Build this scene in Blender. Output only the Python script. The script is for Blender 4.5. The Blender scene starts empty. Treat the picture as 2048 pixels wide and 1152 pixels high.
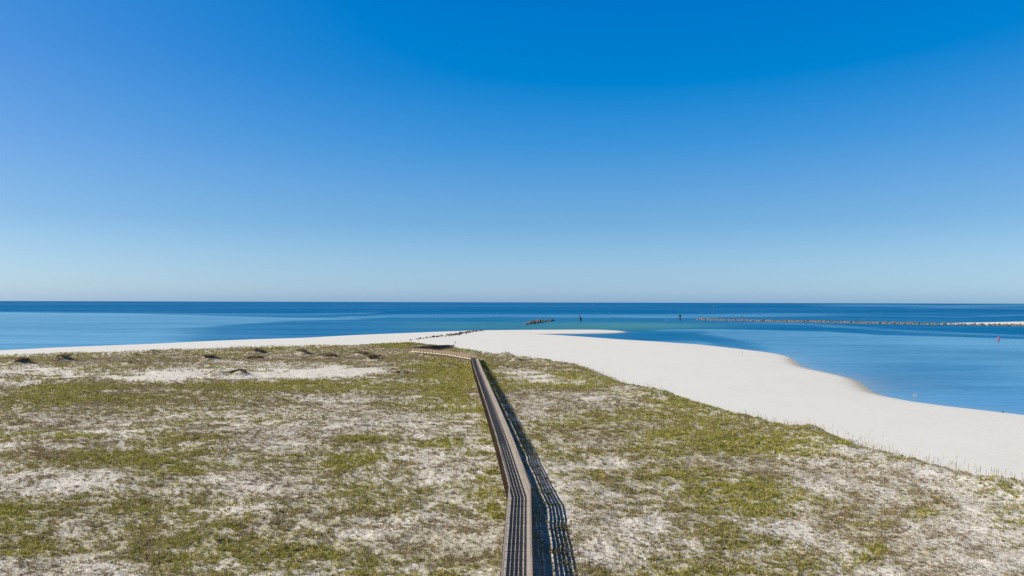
import bpy, math, random
import numpy as np
from mathutils import Vector, Matrix

S = bpy.context.scene
COL = S.collection
rng = np.random.default_rng(7)
random.seed(7)

# ------------------------------------------------------------------ camera
F = 1607.0                       # focal length in pixels of a 2048 px wide frame
CAMZ = 22.4
PITCH = math.radians(1.0)
ROLL = math.radians(0.15)
cam_d = bpy.data.cameras.new("camera")
cam = bpy.data.objects.new("camera", cam_d)
COL.objects.link(cam)
cam_d.sensor_width = 36.0
cam_d.lens = 36.0 * F / 2048.0
cam_d.clip_start = 0.5
cam_d.clip_end = 90000.0
R_CAM = Matrix.Rotation(math.radians(90) + PITCH, 3, 'X') @ Matrix.Rotation(ROLL, 3, 'Z')
M_CAM = R_CAM.to_4x4()
M_CAM.translation = Vector((0, 0, CAMZ))
cam.matrix_world = M_CAM
S.camera = cam

# ------------------------------------------------------------------ light
SUN_EL, SUN_AZ = math.radians(34.0), math.radians(-91.0)     # azimuth from +Y, clockwise
sun_dir = Vector((math.sin(SUN_AZ) * math.cos(SUN_EL), math.cos(SUN_AZ) * math.cos(SUN_EL), math.sin(SUN_EL)))
sl = bpy.data.lights.new("sun", 'SUN')
sl.energy = 5.0
sl.angle = math.radians(0.5)
sl.color = (1.0, 0.91, 0.79)
so = bpy.data.objects.new("sun", sl)
COL.objects.link(so)
so.rotation_euler = sun_dir.to_track_quat('Z', 'Y').to_euler()

W = bpy.data.worlds.new("World")
S.world = W
W.use_nodes = True
wt = W.node_tree
for n in list(wt.nodes): wt.nodes.remove(n)
sky = wt.nodes.new('ShaderNodeTexSky')
sky.sky_type = 'NISHITA'
sky.sun_disc = False
sky.sun_elevation = SUN_EL
sky.sun_rotation = SUN_AZ
sky.altitude = 0
sky.air_density = 1.0
sky.dust_density = 0.6
sky.ozone_density = 2.0
SKY_STRENGTH = 0.1
# deep polarised blue overhead: the sky colour is scaled and shifted per height above the horizon
# (sin elevation, scale rgb, shift rgb)
SKY_GRADE = [
    (0.000, (0.537, 0.594, 0.637), (-0.007, 0.096, 0.272)),
    (0.015, (0.550, 0.590, 0.605), (-0.002, 0.112, 0.280)),
    (0.095, (0.544, 0.452, 0.463), (-0.061, 0.092, 0.266)),
    (0.186, (0.726, 0.443, 0.396), (-0.125, 0.062, 0.300)),
    (0.271, (0.749, 0.452, 0.452), (-0.129, 0.035, 0.258)),
    (0.346, (0.632, 0.537, 0.510), (-0.098, 0.007, 0.226)),
    (0.500, (0.249, 0.217, 0.249), (-0.036, 0.009, 0.091)),
    (0.750, (0.131, 0.103, 0.112), (-0.006, 0.006, 0.019)),
]
tc = wt.nodes.new('ShaderNodeTexCoord')
sx = wt.nodes.new('ShaderNodeSeparateXYZ')
wt.links.new(tc.outputs['Generated'], sx.inputs[0])
def ramp_from(vals):
    r = wt.nodes.new('ShaderNodeValToRGB')
    e = r.color_ramp.elements
    while len(e) < len(vals): e.new(0.5)
    for k, (p, c) in enumerate(vals):
        e[k].position = p; e[k].color = (*c, 1)
    wt.links.new(sx.outputs[2], r.inputs[0])
    return r
ra = ramp_from([(p, [q * 0.5 for q in a]) for p, a, b in SKY_GRADE])
rb = ramp_from([(p, [q + 0.5 for q in b]) for p, a, b in SKY_GRADE])
def vm(op, a, b):
    n = wt.nodes.new('ShaderNodeVectorMath'); n.operation = op
    for k, q in enumerate((a, b)):
        if isinstance(q, tuple): n.inputs[k].default_value = q
        else: wt.links.new(q, n.inputs[k])
    return n.outputs[0]
v1 = vm('MULTIPLY', vm('MULTIPLY', sky.outputs[0], ra.outputs[0]), (2.0, 2.0, 2.0))
v2 = vm('MULTIPLY', vm('SUBTRACT', rb.outputs[0], (0.5, 0.5, 0.5)), (10.0, 10.0, 10.0))
v3 = vm('MAXIMUM', vm('ADD', v1, v2), (0.0, 0.0, 0.0))
bg = wt.nodes.new('ShaderNodeBackground'); bg.inputs[1].default_value = SKY_STRENGTH
wo = wt.nodes.new('ShaderNodeOutputWorld')
wt.links.new(v3, bg.inputs[0]); wt.links.new(bg.outputs[0], wo.inputs[0])

S.view_settings.view_transform = 'Standard'
S.view_settings.look = 'None'
S.view_settings.exposure = 0.5
S.view_settings.gamma = 1.0

# ------------------------------------------------------------------ picture <-> place
_R = np.array(R_CAM)
def ray(u, v):
    d = _R @ np.array([(u - 1024.0) / F, -(v - 576.0) / F, -1.0])
    return d
def P(u, v, z=0.0):
    """place on the level z seen at (u, v) of the 2048 px photograph"""
    d = ray(u, v); t = (z - CAMZ) / d[2]
    return (d[0] * t, d[1] * t)
def proj(x, y, z):
    q = np.stack([x, y, z - CAMZ], -1) @ _R
    return 1024 + F * q[..., 0] / -q[..., 2], 576 - F * q[..., 1] / -q[..., 2]

# ------------------------------------------------------------------ noise
def _hash(ix, iy, seed):
    h = (ix.astype(np.int64) * 374761393 + iy.astype(np.int64) * 668265263 + seed * 974634777) & 0xFFFFFFFF
    h = ((h ^ (h >> 13)) * 1274126177) & 0xFFFFFFFF
    h = (h ^ (h >> 16)) & 0xFFFFFFFF
    return h / 4294967295.0
def vnoise(x, y, seed=0):
    x0 = np.floor(x); y0 = np.floor(y); fx = x - x0; fy = y - y0
    fx = fx * fx * fx * (fx * (fx * 6 - 15) + 10); fy = fy * fy * fy * (fy * (fy * 6 - 15) + 10)
    a = _hash(x0, y0, seed); b = _hash(x0 + 1, y0, seed); c = _hash(x0, y0 + 1, seed); d = _hash(x0 + 1, y0 + 1, seed)
    return (a + (b - a) * fx) * (1 - fy) + (c + (d - c) * fx) * fy
def fbm(x, y, scale, octaves=4, seed=0, gain=0.5):
    s = 0; amp = 1; tot = 0
    for o in range(octaves):
        ang = 0.6 * o + 0.3
        xr = x * math.cos(ang) - y * math.sin(ang); yr = x * math.sin(ang) + y * math.cos(ang)
        s = s + amp * (vnoise(xr / scale * 2 ** o + 17.3 * o, yr / scale * 2 ** o - 9.1 * o, seed + o) * 2 - 1)
        tot += amp; amp *= gain
    return s / tot
def sstep(a, b, x):
    t = np.clip((x - a) / (b - a), 0, 1); return t * t * (3 - 2 * t)

def seg_dist(x, y, pts, closed=True):
    """signed distance to a polygon, positive inside"""
    pts = [tuple(map(float, p)) for p in pts]
    best = np.full(x.shape, 1e18); inside = np.zeros(x.shape, bool)
    n = len(pts)
    for i in range(n if closed else n - 1):
        ax, ay = pts[i]; bx, by = pts[(i + 1) % n]
        dx, dy = bx - ax, by - ay; L = dx * dx + dy * dy + 1e-12
        t = np.clip(((x - ax) * dx + (y - ay) * dy) / L, 0, 1)
        best = np.minimum(best, (x - ax - t * dx) ** 2 + (y - ay - t * dy) ** 2)
        if closed and abs(dy) > 1e-9:
            c = ((ay > y) != (by > y)) & (x < dx * (y - ay) / dy + ax)
            inside ^= c
    d = np.sqrt(best)
    return np.where(inside, d, -d) if closed else d

# level of the dune field along the view, metres above the sea
BY = [-300, 57, 80, 110, 140, 170, 220, 280, 330, 400]
BZ = [2.0, 2.0, 2.35, 2.7, 2.9, 3.0, 2.6, 2.25, 2.0, 1.8]
def base(y): return np.interp(y, BY, BZ)
def Pb(u, v):
    z = 2.2
    for _ in range(6):
        x, y = P(u, v, z); z = float(base(y))
    return x, y

# ------------------------------------------------------------------ outlines of the land
SHORE_PX = [(0, 702), (100, 697), (200, 693), (300, 689), (400, 684), (500, 680), (600, 677), (700, 671.5), (800, 667.5),
            (860, 665), (940, 662), (1000, 661.2), (1080, 660.6), (1160, 660.4), (1210, 660.6), (1245, 662.5), (1252, 664.6),
            (1225, 666.6), (1150, 667.6), (1090, 667.6), (1062, 667.4), (1085, 669.3), (1120, 671.2), (1180, 675.0), (1250, 680.2), (1330, 685),
            (1400, 690), (1440, 694), (1480, 698.5), (1530, 704.5), (1560, 709), (1578, 714.5), (1590, 723), (1600, 732), (1625, 739.5),
            (1660, 746.5), (1695, 755), (1718, 764), (1733, 776), (1748, 786), (1775, 794), (1830, 804.5), (1900, 814), (1980, 823), (2048, 831)]
shore = [P(u, v) for u, v in SHORE_PX]
shore = [(-1500, -1900), (-560, -170)] + shore + [(140, 92), (190, 0), (330, -300), (900, -1900)]
VEG_PX = [(0, 708), (80, 705), (200, 701), (300, 698), (400, 695), (470, 691), (560, 689), (640, 690), (700, 690), (760, 688), (830, 686),
          (880, 690), (930, 697), (1000, 708), (1050, 714), (1160, 730), (1240, 759), (1330, 782), (1400, 800), (1500, 829), (1600, 846),
          (1680, 868), (1740, 899), (1850, 924), (1950, 950), (2048, 970)]
veg = [Pb(u, v) for u, v in VEG_PX]
veg = [(-1400, -1900), (-500, -150)] + veg + [(62, 80), (74, 20), (95, -80), (300, -600), (500, -1900)]

# boardwalk centre line (x, y, deck level): near bend, rises over the back dune, runs out to the gulf
WALK = []
def _wp(ul, ur, v, zr):
    x, y = P((ul + ur) / 2.0, v, zr); WALK.append((x, y, zr - 1.07))
_wp(1003.5, 1063, 1152, 4.15)
_wp(1017.5, 1062, 972, 4.55)
_wp(993, 1024, 873, 4.75)
_wp(968.5, 997, 804, 5.05)
_wp(957.5, 976, 763, 5.25)
_wp(946, 963, 732, 4.85)
_wp(942.5, 953.5, 711.5, 4.35)
x0, y0, z0 = WALK[0]; x1, y1, z1 = WALK[1]
k = (y0 - 20) / (y1 - y0)
WALK.insert(0, (x0 - (x1 - x0) * k, 20.0, z0))
def walk_dist(x, y): return seg_dist(x, y, [(p[0], p[1]) for p in WALK], closed=False)

MOUNDS = [  # photograph px of dune mounds, half width px, height m
    (299, 706, 26, 1.1), (262, 710, 18, 0.9), (39, 727, 30, 1.3), (125, 719, 26, 1.2), (256, 727, 22, 0.9), (467, 700, 26, 0.7), (511, 705, 24, 1.5),
    (553, 699, 20, 0.6), (417, 719, 26, 1.1), (605, 706, 22, 1.2), (506, 713, 26, 1.0), (656, 715, 40, 1.2), (722, 708, 24, 1.2), (745, 720, 26, 1.2),
    (687, 700, 24, 1.0), (478, 750, 30, 1.2), (436, 750, 24, 1.0), (802, 749, 26, 0.9), (849, 712, 22, 1.2), (812, 691, 40, 0.8), (1012, 712, 22, 1.2),
    (1032, 723, 20, 0.9), (990, 700, 30, 0.8), (900, 734, 60, 1.0), (1000, 736, 40, 0.8), (1640, 858, 60, 0.9), (1785, 905, 40, 0.7)]
_M = [(*Pb(u, v), r, h) for u, v, r, h in MOUNDS]

def shore_d(x, y): return seg_dist(x, y, shore)
def veg_d(x, y): return seg_dist(x, y, veg)
def height(x, y, ds=None, dv=None):
    if ds is None: ds = shore_d(x, y)
    if dv is None: dv = veg_d(x, y)
    beach = np.where(ds > 0, 0.55 * (1 - np.exp(-ds / 2.5)) + 0.9 * (1 - np.exp(-np.maximum(ds, 0) / 30)), ds * 0.05)
    beach = np.maximum(beach, -3.0) + np.where(ds > 3, 1, 0) * 0.03 * fbm(x, y, 9, 2, 5)
    right = sstep(-10, 20, x)
    field = base(y) - 0.25
    field = field + 0.55 * fbm(x, y, 28, 3, 11) + 0.34 * fbm(x * 0.8, y, 7, 3, 23) + 0.14 * fbm(x, y, 1.6, 2, 31)
    field = field + right * 0.8 * np.exp(-((dv - 5 - 3 * fbm(x, y, 11, 2, 43)) / 4.0) ** 2) * np.clip(0.55 + 1.2 * fbm(x, y, 8, 3, 41), 0, 2)
    for mx, my, r, h in _M:
        sz = r * my / F * 0.8
        d2 = ((x - mx) / sz) ** 2 + ((y - my) / (sz * 0.9 + 1.0)) ** 2
        field = field + 1.35 * h * np.exp(-d2 * 1.6) * (0.85 + 0.5 * fbm(x, y, 3.0, 2, 77))
    wd = walk_dist(x, y)
    wz = np.interp(y, [p[1] for p in WALK], [p[2] for p in WALK]) - 1.05
    wz = wz + 0.10 * fbm(x, y, 5, 2, 99)
    kk = (1 - sstep(1.5, 9, wd)) * (y < 290)
    field = field * (1 - kk) + wz * kk
    m = sstep(-3.5, 3.5, dv)
    z = beach * (1 - m) + np.maximum(field, beach) * m
    return np.where(ds < 0, np.maximum(beach, -3.0), z)

# patches of the dune field seen in the photograph: (u, v, half width, half height, cover, green)
PATCH = [
    (60, 742, 110, 6, -.5, 0), (160, 748, 60, 5, -.5, 0), (330, 758, 60, 8, -.7, 0), (400, 745, 90, 9, -.75, 0), (560, 752, 120, 9, -.6, 0), (640, 742, 90, 9, -.7, 0),
    (700, 738, 80, 7, -.6, 0), (250, 752, 70, 4, -.4, 0), (440, 722, 40, 3, -.5, 0), (520, 728, 60, 3, -.5, 0), (20, 764, 50, 5, -.4, 0), (90, 757, 40, 5, -.3, .1),
    (480, 716, 330, 7, .5, -.5), (200, 724, 200, 7, .45, -.3), (720, 717, 140, 8, .4, -.2), (440, 748, 45, 9, .8, -.5), (600, 730, 200, 5, .4, -.5),
    (420, 772, 260, 8, .6, .35), (150, 772, 170, 9, .5, -.1), (120, 795, 200, 14, .4, .0), (700, 772, 260, 9, .5, .4), (880, 745, 70, 20, .55, .45), (820, 738, 110, 8, .4, .25),
    (925, 770, 25, 50, .4, .7), (958, 830, 8, 50, .4, .9), (850, 712, 80, 8, .3, .1), (760, 690, 90, 5, .6, .2), (820, 690, 50, 6, .9, .3),
    (300, 800, 300, 10, .3, .15), (640, 796, 140, 7, -.35, -.2), (820, 790, 60, 6, -.25, 0), (860, 772, 40, 5, -.2, .3), (750, 828, 120, 9, .3, -.2), (600, 812, 160, 7, .3, .0), (840, 812, 80, 7, .4, .3),
    (80, 836, 100, 12, -.3, -.2), (300, 832, 120, 8, -.1, -.1), (170, 866, 50, 6, .6, .6), (395, 872, 75, 8, .7, .35), (240, 878, 60, 6, -.3, 0), (40, 880, 60, 14, -.25, -.2),
    (190, 920, 170, 15, .7, .35), (110, 916, 60, 10, .4, -.4), (330, 905, 90, 8, .5, .2), (460, 895, 70, 10, .2, -.2), (570, 872, 160, 12, .25, -.2), (640, 905, 60, 10, .5, .2), (560, 920, 60, 12, .3, -.3),
    (700, 878, 40, 5, .7, .7), (800, 882, 150, 8, .6, .5), (720, 917, 50, 9, .6, .6), (770, 925, 80, 7, .45, .3), (910, 880, 40, 10, .3, .1),
    (330, 955, 210, 26, -.35, -.3), (80, 960, 120, 16, -.25, -.3), (820, 915, 70, 16, -.4, -.3), (750, 975, 260, 22, -.35, -.1), (880, 850, 80, 20, -.25, -.25), (600, 860, 160, 12, -.1, -.3),
    (40, 1020, 70, 20, .6, .5), (30, 1048, 50, 14, .5, .6), (280, 1018, 60, 12, .55, .3), (60, 1100, 70, 16, .6, .5), (150, 1085, 70, 12, .4, .3), (430, 1085, 160, 36, .5, .25), (300, 1100, 140, 22, .3, .1),
    (560, 1090, 130, 30, .35, .2), (700, 1120, 200, 26, .3, .1), (640, 1040, 200, 18, -.1, -.1), (560, 985, 160, 16, -.25, -.2), (150, 1040, 60, 14, -.2, -.3), (180, 1140, 120, 16, -.2, -.2),
    (985, 955, 16, 12, .9, .9), (980, 1020, 22, 18, .8, .8), (955, 1035, 20, 10, .5, .5), (960, 1075, 40, 20, -.3, 0), (900, 1010, 60, 14, -.2, .0), (930, 1090, 50, 20, .1, -.1), (950, 870, 30, 20, -.2, -.2),
    (840, 1120, 120, 24, -.15, -.2), (880, 960, 70, 16, -.3, -.2),
    (1010, 722, 50, 7, .4, -.2), (1100, 730, 90, 9, .4, .0), (1180, 745, 60, 10, .5, .0), (1060, 752, 50, 7, -.6, .3), (1040, 738, 40, 4, -.5, .1), (1120, 765, 80, 8, -.35, .3), (1130, 748, 60, 5, .2, .4),
    (1190, 758, 70, 5, .5, .4), (1080, 775, 80, 5, .35, .4), (1260, 770, 60, 6, .5, .2), (1160, 795, 140, 8, -.35, -.4), (1120, 812, 100, 8, .1, -.4), (1200, 826, 130, 10, .2, -.1), (1330, 800, 90, 10, .4, .3),
    (1420, 820, 100, 10, .5, .3), (1530, 845, 80, 9, .6, .4), (1620, 862, 70, 12, .6, .4), (1700, 890, 40, 10, .5, .4),
    (1400, 872, 100, 22, .55, .5), (1330, 905, 90, 14, .3, .2), (1210, 880, 60, 12, -.15, -.2), (1230, 915, 70, 10, -.35, -.3), (1560, 892, 90, 16, .6, .8), (1500, 868, 60, 8, -.4, .2), (1470, 900, 60, 8, -.1, 0),
    (1640, 915, 40, 8, .4, .4), (1350, 945, 120, 12, .4, .3), (1480, 965, 70, 20, .45, .4), (1500, 1000, 130, 28, .5, .6), (1580, 940, 70, 14, -.3, -.2), (1640, 965, 90, 20, -.3, -.3), (1700, 905, 30, 8, -.5, 0), (1760, 930, 60, 9, -.5, 0),
    (1800, 945, 50, 6, .3, -.3), (1180, 975, 70, 24, -.35, -.2), (1280, 1010, 80, 12, .4, .2), (1210, 1070, 80, 50, -.3, -.2), (1080, 1060, 40, 60, -.1, 0), (1160, 1000, 30, 16, .3, .4),
    (1740, 1040, 60, 12, .6, .6), (1770, 1100, 24, 16, .6, .7), (1880, 1020, 30, 14, .5, .6), (1800, 985, 120, 20, -.35, -.3), (1900, 960, 90, 14, -.3, -.3), (1950, 975, 40, 10, .4, .1), (1980, 1090, 120, 60, -.4, -.2),
    (1640, 1110, 90, 24, -.2, -.1), (1550, 1080, 90, 20, .2, .2), (1400, 1060, 120, 20, .25, .1), (1360, 1130, 80, 20, .35, .3), (1500, 1140, 60, 16, .4, .3), (1850, 1060, 60, 20, .1, .1), (1600, 1050, 60, 14, -.2, -.2)]
def v_far(pv): return pv < 765
def cover_green(x, y, dv):
    u, v = proj(x, y, base(y))
    w = (v - 604) / 400.0 + 0.12
    u = u + 26 * w * fbm(x, y, 6, 3, 201); v = v + 14 * w * fbm(x, y, 6, 3, 202)
    u = u + 60 * fbm(x, y, 30, 2, 203)
    c = 0.50 + 0.26 * fbm(x, y * 0.8, 16, 4, 211) + 0.30 * fbm(x, y, 3.2, 3, 212)
    g = 0.46 + 0.55 * fbm(x, y, 13, 4, 221)
    for pu, pv, ru, rv, dc, dg in PATCH:
        e = np.exp(-(((u - pu) / ru) ** 2 + ((v - pv) / rv) ** 2) * 0.9)
        c = c + dc * e * (0.38 if dc > 0 else (0.75 if v_far(pv) else 0.42)); g = g + dg * e * 0.75
    for mx, my, r_, h_ in _M:
        if my > 220: c = c + 0.35 * np.exp(-(((x - mx) / (r_ * my / F)) ** 2 + ((y - my) / (r_ * my / F)) ** 2)); 
    edge = sstep(-4, 2.5, dv + 3.0 * fbm(x, y, 5, 3, 231))
    left = 1 - sstep(-115, -75, x)
    edge = edge * (1 - 0.6 * left * (1 - sstep(2, 16, dv + 14 * fbm(x, y, 14, 3, 232))))
    c = np.clip(c, 0, 1) * edge
    wd = walk_dist(x, y)
    c = np.where((wd < 1.0), c * 0.7, c)
    wxx = np.interp(y, [p[1] for p in WALK], [p[0] for p in WALK])
    c = c * (1 - 0.42 * (x > wxx) * (1 - sstep(2.5, 7.5, wd + 2.5 * fbm(x, y, 4, 3, 241))) * (1 - sstep(110, 150, y)))
    return c, np.clip(g, 0, 1)

# ------------------------------------------------------------------ object helpers
def tag(o, label=None, cat=None, group=None, kind=None):
    if label: o['label'] = label
    if cat: o['category'] = cat
    if group: o['group'] = group
    if kind: o['kind'] = kind
    return o
def empty(name, loc, rz=0.0):
    o = bpy.data.objects.new(name, None); COL.objects.link(o)
    o.location = loc; o.rotation_euler = (0, 0, rz); o.empty_display_size = 0.3
    return o
def np_mesh(name, verts, faces, n, mats=(), smooth=False):
    """verts (N,3); faces (M,n) index array"""
    me = bpy.data.meshes.new(name)
    verts = np.asarray(verts, np.float32); faces = np.asarray(faces, np.int32)
    me.vertices.add(len(verts)); me.vertices.foreach_set('co', verts.ravel())
    me.loops.add(faces.size); me.loops.foreach_set('vertex_index', faces.ravel())
    me.polygons.add(len(faces))
    me.polygons.foreach_set('loop_start', np.arange(0, faces.size, n, dtype=np.int32))
    if smooth: me.polygons.foreach_set('use_smooth', np.ones(len(faces), bool))
    me.update(calc_edges=True)
    for m in mats: me.materials.append(m)
    return me
def fattr(me, name, vals, domain='POINT'):
    a = me.attributes.new(name, 'FLOAT', domain); a.data.foreach_set('value', np.asarray(vals, np.float32).ravel())
def cattr(me, name, vals, domain='FACE'):
    a = me.attributes.new(name, 'FLOAT_COLOR', domain)
    v = np.concatenate([np.asarray(vals, np.float32), np.ones((len(vals), 1), np.float32)], 1)
    a.data.foreach_set('color', v.ravel())
def link(name, me, parent=None):
    o = bpy.data.objects.new(name, me); COL.objects.link(o)
    if parent: o.parent = parent
    return o

class MB:
    """collects boxes, bars and lathes into one mesh"""
    def __init__(s): s.v = []; s.f = []; s.c = []
    def hexa(s, p, c=0.5):
        b = len(s.v); s.v += [tuple(q) for q in p]
        for q in ((0, 3, 2, 1), (4, 5, 6, 7), (0, 1, 5, 4), (1, 2, 6, 5), (2, 3, 7, 6), (3, 0, 4, 7)):
            s.f.append(tuple(b + i for i in q)); s.c.append(c)
    def box(s, cx, cy, cz, sx, sy, sz, ux=(1, 0), c=0.5):
        """box centred at c; ux horizontal direction of its x side"""
        ax = np.array([ux[0], ux[1], 0.0]); ax /= np.linalg.norm(ax); ay = np.array([-ax[1], ax[0], 0]); o = np.array([cx, cy, cz]); k = np.array([0, 0, 1.0])
        q = [o + ax * sx * a / 2 + ay * sy * b / 2 - k * sz / 2 for a, b in ((-1, -1), (1, -1), (1, 1), (-1, 1))]
        s.hexa(q + [t + k * sz for t in q], c)
    def bar(s, a, b, w, h, c=0.5):
        """board from a to b, w across (horizontal), h high"""
        a = np.array(a, float); b = np.array(b, float); d = b - a; n = np.array([-d[1], d[0], 0.0]); n /= (np.linalg.norm(n) + 1e-9); n *= w / 2; k = np.array([0, 0, h / 2])
        s.hexa([a - n - k, b - n - k, b + n - k, a + n - k, a - n + k, b - n + k, b + n + k, a + n + k], c)
    def lathe(s, prof, n=12, at=(0, 0, 0), c=0.5, axis=None):
        at = np.array(at, float)
        X, Y, Z = np.eye(3)
        if axis is not None:
            Z = np.array(axis, float); Z /= np.linalg.norm(Z); X = np.cross(Z, [0.3, 1, 0.1]); X /= np.linalg.norm(X); Y = np.cross(Z, X)
        b = len(s.v)
        for r, z in prof:
            for i in range(n):
                t = 2 * math.pi * i / n; s.v.append(tuple(at + X * r * math.cos(t) + Y * r * math.sin(t) + Z * z))
        for j in range(len(prof) - 1):
            for i in range(n):
                s.f.append((b + j * n + i, b + j * n + (i + 1) % n, b + (j + 1) * n + (i + 1) % n, b + (j + 1) * n + i)); s.c.append(c)
        s.f.append(tuple(b + i for i in range(n))[::-1]); s.c.append(c)
        s.f.append(tuple(b + (len(prof) - 1) * n + i for i in range(n))); s.c.append(c)
    def build(s, name, mat, parent=None):
        me = bpy.data.meshes.new(name); me.from_pydata(s.v, [], s.f); me.update(); me.materials.append(mat)
        fattr(me, 'var', s.c, 'FACE')
        return link(name, me, parent)

# ------------------------------------------------------------------ materials
class NT:
    def __init__(s, name):
        s.m = bpy.data.materials.new(name); s.m.use_nodes = True; s.t = s.m.node_tree
        for n in list(s.t.nodes): s.t.nodes.remove(n)
        s.out = s.t.nodes.new('ShaderNodeOutputMaterial')
    def n(s, typ, **kw):
        x = s.t.nodes.new('ShaderNode' + typ)
        for k, v in kw.items():
            if k.startswith('_'): setattr(x, k[1:], v)
            else:
                key = k.replace('__', ' ')
                inp = x.inputs[key] if key in x.inputs else x.inputs[int(key[1:])]
                if hasattr(v, 'is_output') or isinstance(v, bpy.types.NodeSocket): s.t.links.new(v, inp)
                else: inp.default_value = v
        return x
    def math(s, op, a, b=0.0, clamp=False):
        x = s.t.nodes.new('ShaderNodeMath'); x.operation = op; x.use_clamp = clamp
        for i, q in enumerate((a, b)):
            if isinstance(q, bpy.types.NodeSocket): s.t.links.new(q, x.inputs[i])
            else: x.inputs[i].default_value = q
        return x.outputs[0]
    def mix(s, f, a, b, mode='MIX'):
        x = s.t.nodes.new('ShaderNodeMix'); x.data_type = 'RGBA'; x.blend_type = mode
        for i, q in ((0, f), (6, a), (7, b)):
            if isinstance(q, bpy.types.NodeSocket): s.t.links.new(q, x.inputs[i])
            else: x.inputs[i].default_value = (*q, 1) if isinstance(q, tuple) else q
        return x.outputs[2]
    def attr(s, name): return s.n('Attribute', _attribute_name=name)
    def noise(s, vec, scale, detail=2, rough=0.5):
        return s.n('TexNoise', Vector=vec, Scale=scale, Detail=float(detail), Roughness=rough).outputs[0]
    def rng(s, v, a, b, c=0.0, d=1.0, smooth=False):
        x = s.t.nodes.new('ShaderNodeMapRange'); x.clamp = True
        if smooth: x.interpolation_type = 'SMOOTHSTEP'
        s.t.links.new(v, x.inputs[0])
        for i, q in enumerate((a, b, c, d)):
            if isinstance(q, bpy.types.NodeSocket): s.t.links.new(q, x.inputs[i + 1])
            else: x.inputs[i + 1].default_value = q
        return x.outputs[0]
    def done(s, sh): s.t.links.new(sh, s.out.inputs[0]); return s.m
    def principled(s, color, rough=0.9, spec=0.2, normal=None, metallic=0.0):
        kw = dict(Base__Color=color if isinstance(color, bpy.types.NodeSocket) else (*color, 1), Roughness=rough, Metallic=metallic)
        p = s.n('BsdfPrincipled', **kw); p.inputs['Specular IOR Level'].default_value = spec
        if normal is not None: s.t.links.new(normal, p.inputs['Normal'])
        return p.outputs[0]

def mat_ground():
    t = NT('dune_sand'); g = t.n('NewGeometry').outputs['Position']
    cov = t.attr('cover').outputs['Fac']; gr = t.attr('green').outputs['Fac']; wet = t.attr('wet').outputs['Fac']; dune = t.attr('dune').outputs['Fac']
    fine = t.noise(g, 2.3, 3, 0.65); mid = t.noise(g, 0.55, 3, 0.6); big = t.noise(g, 0.06, 3)
    sand = t.mix(t.rng(big, .35, .65), (0.68, 0.66, 0.62), (0.69, 0.68, 0.65))
    sand = t.mix(t.math('MULTIPLY', dune, 0.85), sand, (0.64, 0.59, 0.52))
    sand = t.mix(t.math('MULTIPLY', t.rng(t.noise(g, 0.9, 4, .7), .52, .75), 0.14), sand, (0.45, 0.41, 0.35))
    sh = t.attr('inland').outputs['Fac']
    cx = t.n('CombineXYZ', X=t.math('ADD', sh, t.math('MULTIPLY', t.noise(g, 0.035, 3), 26.0)))
    bands = t.noise(cx.outputs[0], 0.28, 4, .75)
    sand = t.mix(t.math('MULTIPLY', t.rng(bands, .5, .72), t.rng(dune, 0, 1, .16, 0.0)), sand, (0.46, 0.43, 0.39))
    spk = t.rng(t.noise(g, 1.6, 3, .8), .66, .74)
    sand = t.mix(t.math('MULTIPLY', spk, t.math('MULTIPLY', t.rng(sh, 3.0, 9.0, 0.5, 0.0), t.rng(sh, 0.0, 1.5, 0.0, 1.0))), sand, (0.33, 0.27, 0.20))
    sand = t.mix(wet, sand, (0.40, 0.34, 0.25))
    lit = t.mix(t.rng(mid, .35, .65), (0.35, 0.30, 0.20), (0.32, 0.29, 0.17))
    lit = t.mix(t.math('MULTIPLY', gr, 0.7), lit, (0.24, 0.225, 0.10))
    sp = t.noise(g, 5.5, 2, 0.7)
    nz = t.math('ADD', t.math('MULTIPLY', fine, .50), t.math('MULTIPLY', mid, .15))
    nz = t.math('ADD', nz, t.math('MULTIPLY', sp, .35))
    thr = t.rng(cov, 0.0, 1.0, 0.62, 0.30)
    f = t.rng(t.math('SUBTRACT', nz, thr), -0.03, 0.05, 0, 1)
    f = t.math('MULTIPLY', f, t.rng(cov, 0.02, 0.2, 0.0, 0.66))
    col = t.mix(f, sand, lit)
    col = t.mix(1.0, col, (0.862, 0.892, 0.92), 'MULTIPLY')
    h = t.math('ADD', t.math('MULTIPLY', t.noise(g, 1.1, 4, .6), t.rng(dune, 0, 1, .05, .35)), t.math('MULTIPLY', f, 0.08))
    b = t.n('Bump', Strength=1.0, Distance=1.0, Height=h)
    return t.done(t.principled(col, 0.95, 0.1, b.outputs[0]))

def mat_blades(name):
    t = NT(name); c = t.attr('col').outputs['Color']
    d = t.n('BsdfDiffuse', Color=c, Roughness=0.5).outputs[0]
    tr = t.n('BsdfTranslucent', Color=c).outputs[0]
    m = t.n('MixShader', Fac=0.3); t.t.links.new(d, m.inputs[1]); t.t.links.new(tr, m.inputs[2])
    return t.done(m.outputs[0])

def mat_wood(name, dark, light, streak=0.35, rough=0.85):
    dark = tuple(q * .87 for q in dark); light = tuple(q * .87 for q in light)
    t = NT(name); g = t.n('NewGeometry').outputs['Position']; v = t.attr('var').outputs['Fac']
    n = t.noise(g, 3.0, 4, .7); n2 = t.noise(g, 22.0, 2, .6)
    f = t.math('ADD', t.math('MULTIPLY', v, 0.7), t.math('MULTIPLY', t.math('SUBTRACT', n, .5), streak * 2))
    f = t.math('ADD', f, t.math('MULTIPLY', t.math('SUBTRACT', n2, .5), .3), True)
    b = t.n('Bump', Strength=0.3, Distance=0.01, Height=n2)
    return t.done(t.principled(t.mix(f, dark, light), rough, 0.2, b.outputs[0]))

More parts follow.
